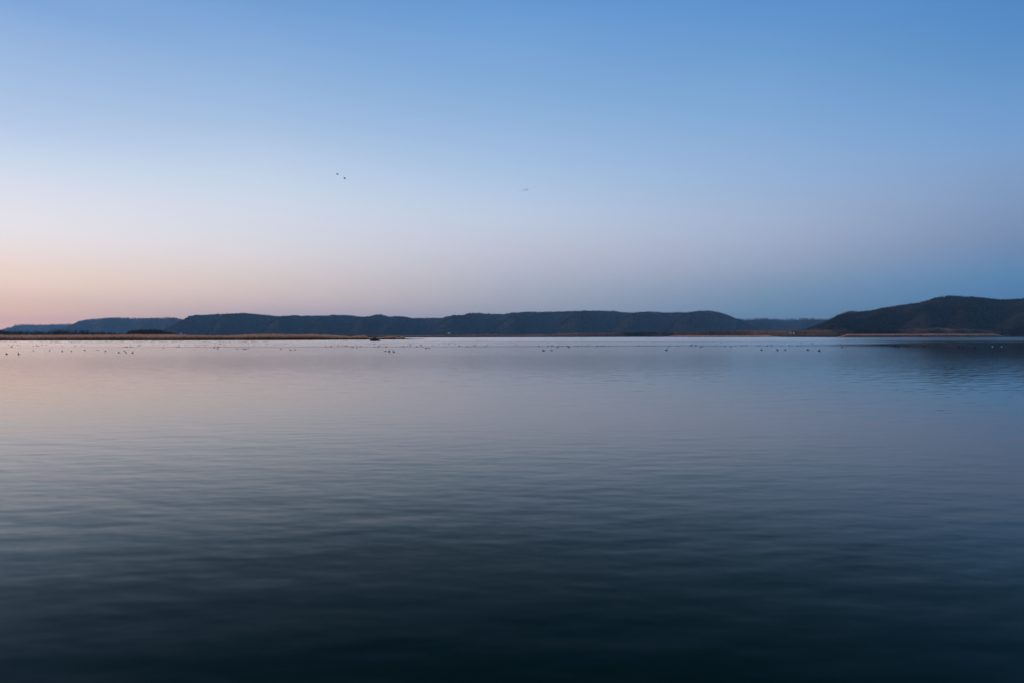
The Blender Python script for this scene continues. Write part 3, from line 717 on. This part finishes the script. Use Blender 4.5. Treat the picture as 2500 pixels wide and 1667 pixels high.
# ------------------------------------------------------------------ waterbirds
def sweep(path, n=10, flat=1.0):
    """continuous body: rings (x, z, half width, half height) from tail to bill tip"""
    V = []; F = []
    for k, (x, z, ry, rz) in enumerate(path):
        p0 = path[max(k - 1, 0)]; p1 = path[min(k + 1, len(path) - 1)]
        d = Vector((p1[0] - p0[0], 0, p1[1] - p0[1])).normalized(); up = Vector((-d.z, 0, d.x))
        for i in range(n):
            a = 2 * math.pi * i / n; q = Vector((x, 0, z)) + up * math.sin(a) * rz + Vector((0, 1, 0)) * math.cos(a) * ry
            V.append(tuple(q))
    for k in range(len(path) - 1):
        for i in range(n): F.append((k * n + i, k * n + (i + 1) % n, (k + 1) * n + (i + 1) % n, (k + 1) * n + i))
    return V, F
BIRD = {
 'floating': [(-0.26, 0.10, 0.01, 0.01), (-0.21, 0.08, 0.05, 0.03), (-0.12, 0.05, 0.09, 0.075), (0, 0.04, 0.105, 0.09), (0.10, 0.05, 0.085, 0.085), (0.15, 0.09, 0.05, 0.055), (0.17, 0.14, 0.036, 0.036), (0.19, 0.18, 0.04, 0.04), (0.225, 0.185, 0.034, 0.034), (0.25, 0.175, 0.016, 0.012), (0.285, 0.165, 0.006, 0.004)],
 'upright': [(-0.26, 0.08, 0.01, 0.01), (-0.20, 0.06, 0.06, 0.035), (-0.10, 0.05, 0.11, 0.08), (0.02, 0.06, 0.12, 0.10), (0.10, 0.10, 0.08, 0.075), (0.12, 0.19, 0.036, 0.036), (0.115, 0.29, 0.032, 0.032), (0.13, 0.35, 0.045, 0.04), (0.17, 0.365, 0.038, 0.034), (0.20, 0.355, 0.016, 0.012), (0.235, 0.345, 0.006, 0.004)],
 'resting': [(-0.25, 0.09, 0.01, 0.01), (-0.19, 0.07, 0.06, 0.04), (-0.10, 0.06, 0.10, 0.08), (0.02, 0.06, 0.11, 0.095), (0.12, 0.07, 0.075, 0.08), (0.15, 0.12, 0.05, 0.05), (0.12, 0.17, 0.042, 0.04), (0.07, 0.18, 0.034, 0.03), (0.02, 0.165, 0.012, 0.01), (-0.01, 0.16, 0.005, 0.004)],
 'tailup': [(-0.15, 0.30, 0.008, 0.01), (-0.13, 0.25, 0.04, 0.03), (-0.09, 0.17, 0.075, 0.06), (-0.03, 0.09, 0.10, 0.09), (0.05, 0.04, 0.10, 0.09), (0.12, 0.03, 0.06, 0.06), (0.18, 0.06, 0.04, 0.04), (0.21, 0.07, 0.03, 0.03), (0.25, 0.05, 0.01, 0.01)],
}
SRC = {}
def bird_mesh(kind, matl, white=False):
    key = (kind, matl.name, white)
    if key not in SRC:
        V, F = sweep(BIRD[kind])
        me = bpy.data.meshes.new('duck'); me.from_pydata([(a_, b__ * 1.1, c_ * 1.2) for a_, b__, c_ in V], [], F); me.materials.append(matl)
        if white:
            me.materials.append(M['feather_white'])
            for p in me.polygons:
                if -0.16 < p.center.x < 0.09: p.material_index = 1
        for p in me.polygons: p.use_smooth = True
        SRC[key] = me
    return SRC[key]

A, B_, C_, D_ = 'floating', 'upright', 'resting', 'tailup'
birds = [  # photo x, photo y of the waterline, pose (optional), size (optional)
(20.4,842.6),(30.3,843),(27.6,844.8),(26.8,847),(29.8,847),(43.5,843,C_,1.1),(49.9,842.8),(69.5,842.6,A,.8),(81,844.6),(89.1,842),(88.8,844.8,A,.9),(92,844.8),(94.5,844.8),(103.4,842.2,A,1.2),(112.6,842.2,A,1.1),(151.8,846),
(81.6,856),(120.7,856,B_,1),(151.8,858,C_,1.1),(16.3,864.6,C_,1.1),(45.6,865,B_,1.2),
(182.3,845.7),(186.2,843.4),(198,845),(204.6,843.3,A,.8),(293.2,842.6,A,.7),(302,847.2,B_,.8),(307,847),(174.4,857.6,C_,1),(206.1,855.2,A,1.15),(238.4,854.8,A,1.15),(257.6,857.4,C_,1),(290.1,861,C_,1.1),(303.7,857.2,A,1.1),(307.8,861,C_,1),
(310.7,847,C_,1.2),(317.3,842.2),(318.7,847),(323.7,847,B_,.8),(337.1,844.8,A,.8),(340,843.6,C_,1.25),(346.3,842.9),(375.5,842.8),(388.4,842.8,A,.7),(400.7,842.8,B_,.8),(402.4,839.6,A,.8),(408.3,839.7),(436.1,842.8,A,1.1),(452.4,842.8,A,.9),(399.1,849.6,C_,1),(431,847.8,C_,1.1),(437.3,847.6,A,1.1),(323.7,861.4,B_,1.15),
(475.9,841.9),(489.5,842.1),(495.6,841.8,A,1.2),(500.3,843.9,A,1.1),(505.4,841.9,A,1.1),(483.1,846,A,1.1),(507.8,838.8,A,.8),(517.3,837.6,A,.7),(526.5,838.4,B_,.8),(523.1,840.5,A,.7),(532,837.6,A,.6),(537,839,C_,1.2),(539,840.4),(543.9,837.8,A,.7),(544.2,840.2,A,.8),(546.9,839),(550.5,838.4,A,.6),(562.9,838.8,A,.7),(549.5,842.8,B_,.8),(527.2,845),(535,846.6,C_,1),(522.9,849.2,A,1.5),(531.6,848.8,A,1.3),(531.8,851.8,C_,.9),(576.7,851.2,A,1.1),(581.8,851.6,C_,.8),(593.9,852.6,B_,1),(597.3,850.9,A,.8),(600.2,852.4,C_,1.2),(607.8,850.8,B_,.8),(593.9,839.8),(605.9,840.4,C_,1),
(619.9,842,A,1.2),(623.9,839),(630.7,839),(634,841.9),(649.9,840.2),(648.4,841.4,A,.7),(654.6,840),(648,838,A,.6),(671.3,838.2,A,.7),(682.7,838.2,A,.6),(668,841.8,A,.8),(670.6,841.8,A,.8),(673.5,841.8,A,.8),(675.7,841.8,A,.8),(684,841.8,A,.9),(687.8,841.8,A,.8),(692.5,841.8,A,.7),(695.1,839.7),(701,839.8,C_,1.1),(717.3,842),(730.8,841.9),(686.5,851.8,A,1.3),(708.7,854.4,C_,1.15),(720.3,854.1,A,1.1),
(815.3,841.6,C_,.9),(826.1,841.5),(836.1,841.7,A,1.1),(825.2,845),(833.7,844.2),(841.4,844.9),(845.1,844,A,1.3),(849,844.8,C_,.9),(858,844.8,B_,.8),(863.3,845.9),(868.5,841,B_,1),(872.6,844.2,C_,.9),(869.7,843,A,.6),(860,848.3,A,1.1),(870.9,849,C_,1.1),(880.3,846,A,1.2),(794.9,845.8,A,1.2),(808.5,845.6,A,1.3),(895,839.8),(902.5,839.7,A,1.1),(909.5,840.8),
(912.1,839.9),(916.7,839.9,A,1.1),(927.9,841),(929.9,840.2,A,.7),(934.2,840.8,B_,.8),(937.4,839.3,A,.7),(939.6,839.3,A,.7),(944.6,840.8,B_,.7),(946.6,839,A,.6),(951.8,836.2,A,.7),(954.8,836.4,B_,.6),(960.5,839,C_,1),(914.4,846.6,C_,.9),(923.1,845.6),(925.4,845.6),(942.5,846.8,C_,1.1),(989.1,838.9,A,.8),(998.6,839.8,B_,.7),(1001.7,838.9),(1001.5,840.6),(1007.1,840.1,A,.7),(1009.7,838.7,C_,.9),(1020.4,838.6,B_,.7),(995.2,844,B_,.8),(1002,843.7,C_,1.2),(980.8,846),(986.9,846.2,C_,1.1),(1017.8,846,C_,1.1),(1025.9,843),(1028.4,843),(1030.4,846.2),(1039.7,850.2,C_,1.3),(1043,850),(1048.8,850,A,1.1),(1058,834.7,A,.9),(1057.3,843.7,C_,1),(941,857.6,C_,1.2),(950,858.4,B_,1.5),(961.2,859,B_,1.3),
(1071.1,841.2,C_,.9),(1079.4,838),(1083.5,837),(1083.3,839.8,B_,.7),(1091,837.9,A,.6),(1094.2,838.6),(1097.4,838.5),(1102,838.5),(1095.9,841),(1106.5,833.8,A,.7),(1110.1,839.6,C_,1.1),(1121.2,845,C_,1.3),(1140.8,846.3,A,1.1),(1154.6,844.2,B_,.8),(1158.5,842.6,B_,.7),(1161.9,842.8,C_,.9),(1160.2,844.4,C_,.9),(1185,846,A,1.1),(1189.3,842.8,B_,1),(1166.7,831.3,A,.9),(1171,831.6,A,.8),(1191.5,832.8,A,.6),(1206.5,830.9,A,.9),
(1217.5,838.9,A,1.3),(1221.9,838.7,A,.7),(1226.9,838.9,A,.9),(1229.7,838.9,C_,1),(1243.7,838.5,B_,.7),(1249.1,837.6,A,.8),(1252.9,837.5),(1259.4,837.6,B_,.7),(1244.6,833,A,.6),(1252.5,833,B_,.6),(1266.8,833,A,.7),(1278.6,833,A,.7),(1259.9,842.2,A,1.1),(1262.4,845.3,A,.7),(1312.6,838.6,B_,.7),(1315.6,844.9,A,1.2),(1337.8,838),(1337.9,844.8,C_,1),(1346.6,843.8,C_,1.1),(1349,843.7,C_,1.1),(1355.8,833.8,A,.8),(1327.4,856.2,A,1.75),(1346.9,855.6,A,1.4),
(1364.4,833.8,B_,.6),(1366,838.1,C_,.8),(1372.1,838.4,B_,.7),(1377.2,838.5,C_,.9),(1360.9,848.1,C_,1.25),(1363.6,844.9),(1366.7,844.9,A,.7),(1373.1,845.1,C_,1.2),(1382.5,845),(1384.8,846,C_,.8),(1388.3,845.2),(1388.8,848.1,A,1.4),(1405.6,845.6,B_,.8),(1410.9,845.8,C_,1.1),(1420.9,845.6,B_,.8),(1432.3,845.4),(1436.9,841.8,A,1),(1457.5,845.8,B_,.8),(1460,845.1),(1468.2,844.6,C_,1),(1473.5,844.8,C_,1.1),(1487.1,845.7,C_,1),(1459.2,829,A,.7),(1462.9,829,A,.6),
(1509.4,833.8,A,1.1),(1528.6,835.2,A,1.2),(1534.7,828.9,A,.8),(1600.8,827.2,A,.8),(1558.8,844.2,C_,1.2),(1575.3,844,C_,.7),(1596.9,844.6,C_,.9),(1633.5,844.6,C_,1.1),(1653.9,844.5,C_,1),(1627.2,855,B_,1.6),(1651.2,830.4,A,.6),
(1685.9,844.4,C_,1),(1688.1,842.6,A,1.2),(1690.2,842.5,A,1.1),(1697.6,842.4),(1699.3,844.5,C_,1),(1710.1,847,C_,1.1),(1715,846.7,C_,.9),(1746.5,845,B_,.8),(1769.5,846,A,1.2),(1784.7,846.7,A,1.2),(1794.9,844.9,A,.9),(1759.5,837.2,B_,.7),(1763.5,837,B_,.7),(1706.5,827.5,A,.7),(1715.3,827,A,.6),(1722.8,827.2,A,.8),(1736.7,827,A,.7),(1740.1,827,A,.7),(1753,827,A,.7),(1793.5,826.8,B_,.6),(1797.3,826.8,A,.6),(1708.4,831.1,A,.8),(1725.9,830.9,A,.8),(1735.7,830.9,A,.7),
(1810.2,844.7,C_,1),(1814.8,842.8,C_,.8),(1822.4,843.5,A,1.2),(1847.4,844.2,C_,.8),(1854.4,843.9,A,1.3),(1872.1,844),(1874.8,844.1,C_,.9),(1883.3,844,A,1.1),(1909,844.2,C_,.9),(1926.5,844,A,1.1),(1946.8,844.6,C_,1),(1953.9,844.4,C_,.8),(1859.2,854.4,C_,1.3),(1898,855.2,B_,1.3),(1916.8,854.4,B_,1.1),(1878.6,839.2,A,.9),(1883.8,839.2,A,.8),(1899.3,839.4,C_,.8),(1901.7,836.7,A,.6),(1908.8,836.8,A,.7),(1916.2,837.2,C_,1.1),(1906.1,832.3,A,.8),(1914.3,832.3,A,.8),(1928.4,832.4,A,.7),(1936.7,832.4,A,.9),(1869.5,829.7,A,.7),(1823.5,830.7,A,1),(1836,836.5,A,.7),(1954.4,838.2,A,1.2),
(1959.9,831.6,A,.7),(1959.3,834.6,B_,.6),(1971.6,831.5,A,.8),(1976.5,831.4,A,.6),(1982,830,B_,.7),(1993.5,832.8,A,.7),(2015.2,830.7,A,.7),(2032.8,831.5,A,.9),(2041.2,831.7,A,.9),(2047.8,832.8,A,.9),(2065,830,A,.7),(2068,830.6,A,.8),(2068.7,833.3,A,1.2),(2075.2,831.8,A,.9),(2079.6,830.6,B_,.9),(2086,829.7,A,.6),(2090.3,832.9,A,.8),(1982.7,838.9,A,1.3),(2007.1,839.9,C_,.8),(2051.4,840,B_,.8),(1962.4,843.9,C_,.9),(1972.6,854.9,A,1.7),(2000,856.6,B_,1.5),(2055.8,848.2,B_,1.2),(2104.1,841.2,B_,.8),
(2111.9,829.4,A,.7),(2116.3,829.2,A,.7),(2140,829.4,A,.7),(2141.5,831.9,A,.7),(2137,834,A,.7),(2131,841.4,C_,.8),(2137.6,841.4,C_,1),(2155.4,842.3,A,1.2),(2165.3,842.4,A,1.1),(2176.3,846,B_,.6),(2185.4,846.2,A,1.6),(2193.5,846,A,1.4),(2211.9,844.6,C_,1),(2219,844.2,A,1.3),(2250.5,844.5,A,1.1),(2257.8,844.2,A,1.3),(2237.8,831.9,A,.7),(2268.2,841,A,1),(2283.9,840.9,A,1),(2331.5,837.3,B_,.9),(2342,846,A,1.5),(2351.4,848.7,B_,1.1),(2312.5,827.4,A,.6),(2356.5,830.8,A,.6),(2379.1,848.5,A,1.1),(2422.3,845.8,A,1.3),(2444.7,845.6,A,1.3),(2474.9,832.1,A,.8)]
CELLS = [(0, 60, 'below the left tip of the reeds'), (60, 160, 'off the left end of the reeds'), (160, 260, 'midway between left edge and thicket'), (260, 330, 'just left of the thicket'), (330, 380, 'below the thicket'), (380, 470, 'below the white cottage'), (470, 510, 'right of the white cottage'), (510, 565, 'off the middle of the reeds'), (565, 645, 'off the reeds under the highest left bluff'), (645, 740, 'off the tallest reeds'), (740, 885, 'left of the stick mound'), (885, 970, 'in front of the stick mound'), (970, 1050, 'off the end of the reed point'), (1050, 1115, 'below the small white building'), (1115, 1212, 'between white building and lone ridge tree'), (1212, 1300, 'left of the open middle water'), (1300, 1395, 'below the lone ridge tree'), (1395, 1500, 'right below the lone ridge tree'), (1500, 1600, 'below the middle bluff'), (1600, 1700, 'below the left end of the pink reed strip'), (1700, 1780, 'below the pink reed strip'), (1780, 1860, 'below the steep end of the middle bluff'), (1860, 1920, 'left of the barn'), (1920, 1960, 'below the barn'), (1960, 2030, 'below the start of the right hill'), (2030, 2095, 'below the left end of the orange reeds'), (2095, 2170, 'off the orange reeds'), (2170, 2300, 'below the right hill top'), (2300, 2500, 'near the right edge')]
ROWS = [(834.6, 'farthest'), (841.0, 'second farthest'), (849.6, 'second nearest'), (900, 'nearest')]
ORD = ['first', 'second', 'third', 'fourth', 'fifth', 'sixth', 'seventh', 'eighth', 'ninth', 'tenth', 'eleventh', 'twelfth', 'thirteenth', 'fourteenth', 'fifteenth', 'sixteenth', 'seventeenth', 'eighteenth', 'nineteenth', 'twentieth']
NUM = ['zero', 'one', 'two', 'three', 'four', 'five', 'six', 'seven', 'eight', 'nine', 'ten', 'eleven', 'twelve', 'thirteen', 'fourteen', 'fifteen', 'sixteen', 'seventeen', 'eighteen', 'nineteen', 'twenty']
SPECIAL = {1327.4: 'big dark duck swimming left, leader of the closest pair below the ridge tree', 1346.9: 'paler brown duck following the big dark duck with a bright wake',
 1627.2: 'large dark bird with raised neck, alone in the nearest row below the pink reeds', 2422.3: 'white-sided duck, left one of the white pair near the right edge', 2444.7: 'white-sided duck, right one of the white pair near the right edge',
 2342: 'reddish-brown duck floating in the dark reflection near the right edge', 950: 'large upright duck, middle of the three nearest below the stick mound', 941: 'low dark duck, left of the three nearest below the stick mound',
 961.2: 'slim upright duck, right of the three nearest below the stick mound', 45.6: 'tall upright dark duck nearest to the camera at the far left', 16.3: 'squat dark duck nearest the left edge of the picture',
 323.7: None, 2000: 'tall-necked dark duck in the nearest row below the start of the right hill', 1972.6: 'long low dark duck just left of the tall-necked one', 2055.8: 'dark duck with raised head below the left end of the orange reeds',
 1898: 'slim upright dark duck, second of the three nearest left of the barn', 1916.8: 'dark duck facing left, last of the three nearest left of the barn', 1859.2: 'round dark duck, first of the three nearest left of the barn', 2185.4: 'long low dark duck, longest below the left of the right hill top'}
recs = []
for b in birds:
    x, y = b[0], b[1]; pose = b[2] if len(b) > 2 else A; s = b[3] if len(b) > 3 else 1.0
    cell = next(c[2] for c in CELLS if x < c[1]); row = next(r[1] for r in ROWS if y < r[0])
    recs.append([x, y, pose, s, cell, row])
from collections import defaultdict
bucket = defaultdict(list)
for r_ in recs:
    if not SPECIAL.get(r_[0]): bucket[(r_[4], r_[5])].append(r_)
names_ = {}
for k, v in bucket.items():
    v.sort(key=lambda q: q[0])
    for i, r_ in enumerate(v):
        if len(v) == 1: L = 'only waterbird in the %s row %s' % (k[1], k[0])
        elif len(v) == 2: L = '%s of two waterbirds, %s row, %s' % (('left', 'right')[i], k[1], k[0])
        else: L = '%s of %s waterbirds, %s row, %s' % (ORD[i], NUM[len(v)], k[1], k[0])
        names_[id(r_)] = L
rr = random.Random(5)
for r_ in recs:
    x, y, pose, s, cell, row = r_
    p = at_water(x, y)
    ml = M['feather']; white = False
    if x == 2342 or x == 1346.9: ml = M['feather_brown']
    elif rr.random() < 0.2 and x not in SPECIAL: ml = M['feather_brown']
    if x in (2422.3, 2444.7): white = True
    o = link('duck', bird_mesh(pose, ml, white)); o.location = (p[0], p[1], -0.015)
    rz = rr.choice([0, math.pi]) + rr.uniform(-0.5, 0.5)
    if x in (1327.4, 1346.9, 2185.4): rz = math.pi
    if x in (2422.3, 2444.7): rz = 0.1
    o.rotation_euler = (0, 0, rz); k = s * (0.76 if y > 849.6 else 0.86) * rr.uniform(0.95, 1.08)
    o.scale = (k, k, k)
    tagob(o, SPECIAL.get(x) or names_[id(r_)], 'waterbird', 'waterbirds scattered on the lake')

# flying birds
def flying(x, y, dist, span, flap, heading, label, bank=0.0):
    path = [(-0.42, 0.0, 0.005, 0.005), (-0.34, 0.0, 0.05, 0.02), (-0.2, -0.01, 0.08, 0.07), (0, -0.02, 0.10, 0.09), (0.14, -0.01, 0.075, 0.075), (0.24, 0.02, 0.035, 0.035), (0.40, 0.04, 0.028, 0.028), (0.46, 0.045, 0.04, 0.038), (0.51, 0.04, 0.025, 0.02), (0.57, 0.03, 0.006, 0.005)]
    V, F = sweep(path, 8)
    nb = len(V)
    for sgn in (1, -1):
        st = [(0.05, 0.05, 0.28, 0.05), (0.25, 0.12 * flap, 0.32, 0.04), (0.5, 0.26 * flap, 0.26, 0.03), (0.75, 0.26 * flap - 0.02, 0.12, 0.01), (0.95, 0.22 * flap - 0.05, 0.03, 0.004)]
        b = len(V)
        for yy, zz, ch, th in st:
            for cx, tz in ((ch * 0.5, 0), (0.1 * ch, th), (-ch * 0.6, 0), (0.1 * ch, -th)): V.append((cx - 0.05 * yy, sgn * yy * 0.82, zz + 0.03 + tz))
        for k in range(len(st) - 1):
            for i in range(4): F.append((b + k * 4 + i, b + k * 4 + (i + 1) % 4, b + k * 4 + 4 + (i + 1) % 4, b + k * 4 + 4 + i))
        F.append((b, b + 1, b + 2, b + 3)); F.append((b + 16, b + 17, b + 18, b + 19))
    me = bpy.data.meshes.new('goose'); me.from_pydata([(a * span / 1.6, c * span / 1.6, d * span / 1.6) for a, c, d in V], [], F); me.materials.append(M['feather'])
    p = at_depth(np.asarray(float(x)), np.asarray(float(y)), np.asarray(float(dist)))
    o = link('goose' if span > 1.2 else 'flying_duck', me, loc=p); o.rotation_euler = (bank, 0, heading)
    tagob(o, label, 'flying bird', 'birds flying over the lake')
flying(823.6, 426.3, 270, 2.1, 0.9, 0.9, 'upper left bird of the larger flying pair', 0.4)
flying(841.6, 436.4, 250, 2.2, 0.7, 0.8, 'lower right, darker bird of the larger flying pair', 0.5)
flying(1275.8, 465.8, 270, 1.1, 0.8, 0.6, 'lowest left speck of the four small birds flying high in the middle', 0)
flying(1282.6, 463.0, 270, 1.1, -0.9, 0.3, 'second speck from the left of the four small birds in the sky', 0.4)
flying(1284.2, 466.7, 270, 1.1, 0.6, 0.6, 'third and lowest speck of the four small birds in the sky', 0)
flying(1288.2, 462.5, 260, 1.3, 0.5, 0.2, 'rightmost, darkest speck of the four small birds in the sky', 0.3)
flying(668.9, 749.0, 330, 1.1, 0.5, 0.8, 'single faint bird flying low above the left bluff', 0)

# ------------------------------------------------------------------ haze
hz = bpy.data.materials.new('evening_haze'); hz.use_nodes = True; t = hz.node_tree; t.nodes.clear()
pv = N(t, 'ShaderNodeVolumePrincipled'); pv.inputs['Color'].default_value = (0.44, 0.78, 1.0, 1); pv.inputs['Density'].default_value = 0.000060
pv.inputs['Anisotropy'].default_value = 0.0
mo = N(t, 'ShaderNodeOutputMaterial'); t.links.new(pv.outputs[0], mo.inputs['Volume'])
V = []; F = []; MI = []; box(V, F, MI, -9500, 9500, -1500, 12500, -4, 330)
me = bpy.data.meshes.new('haze'); me.from_pydata(V, [], F); me.materials.append(hz)
tagob(link('haze', me), kind='stuff')
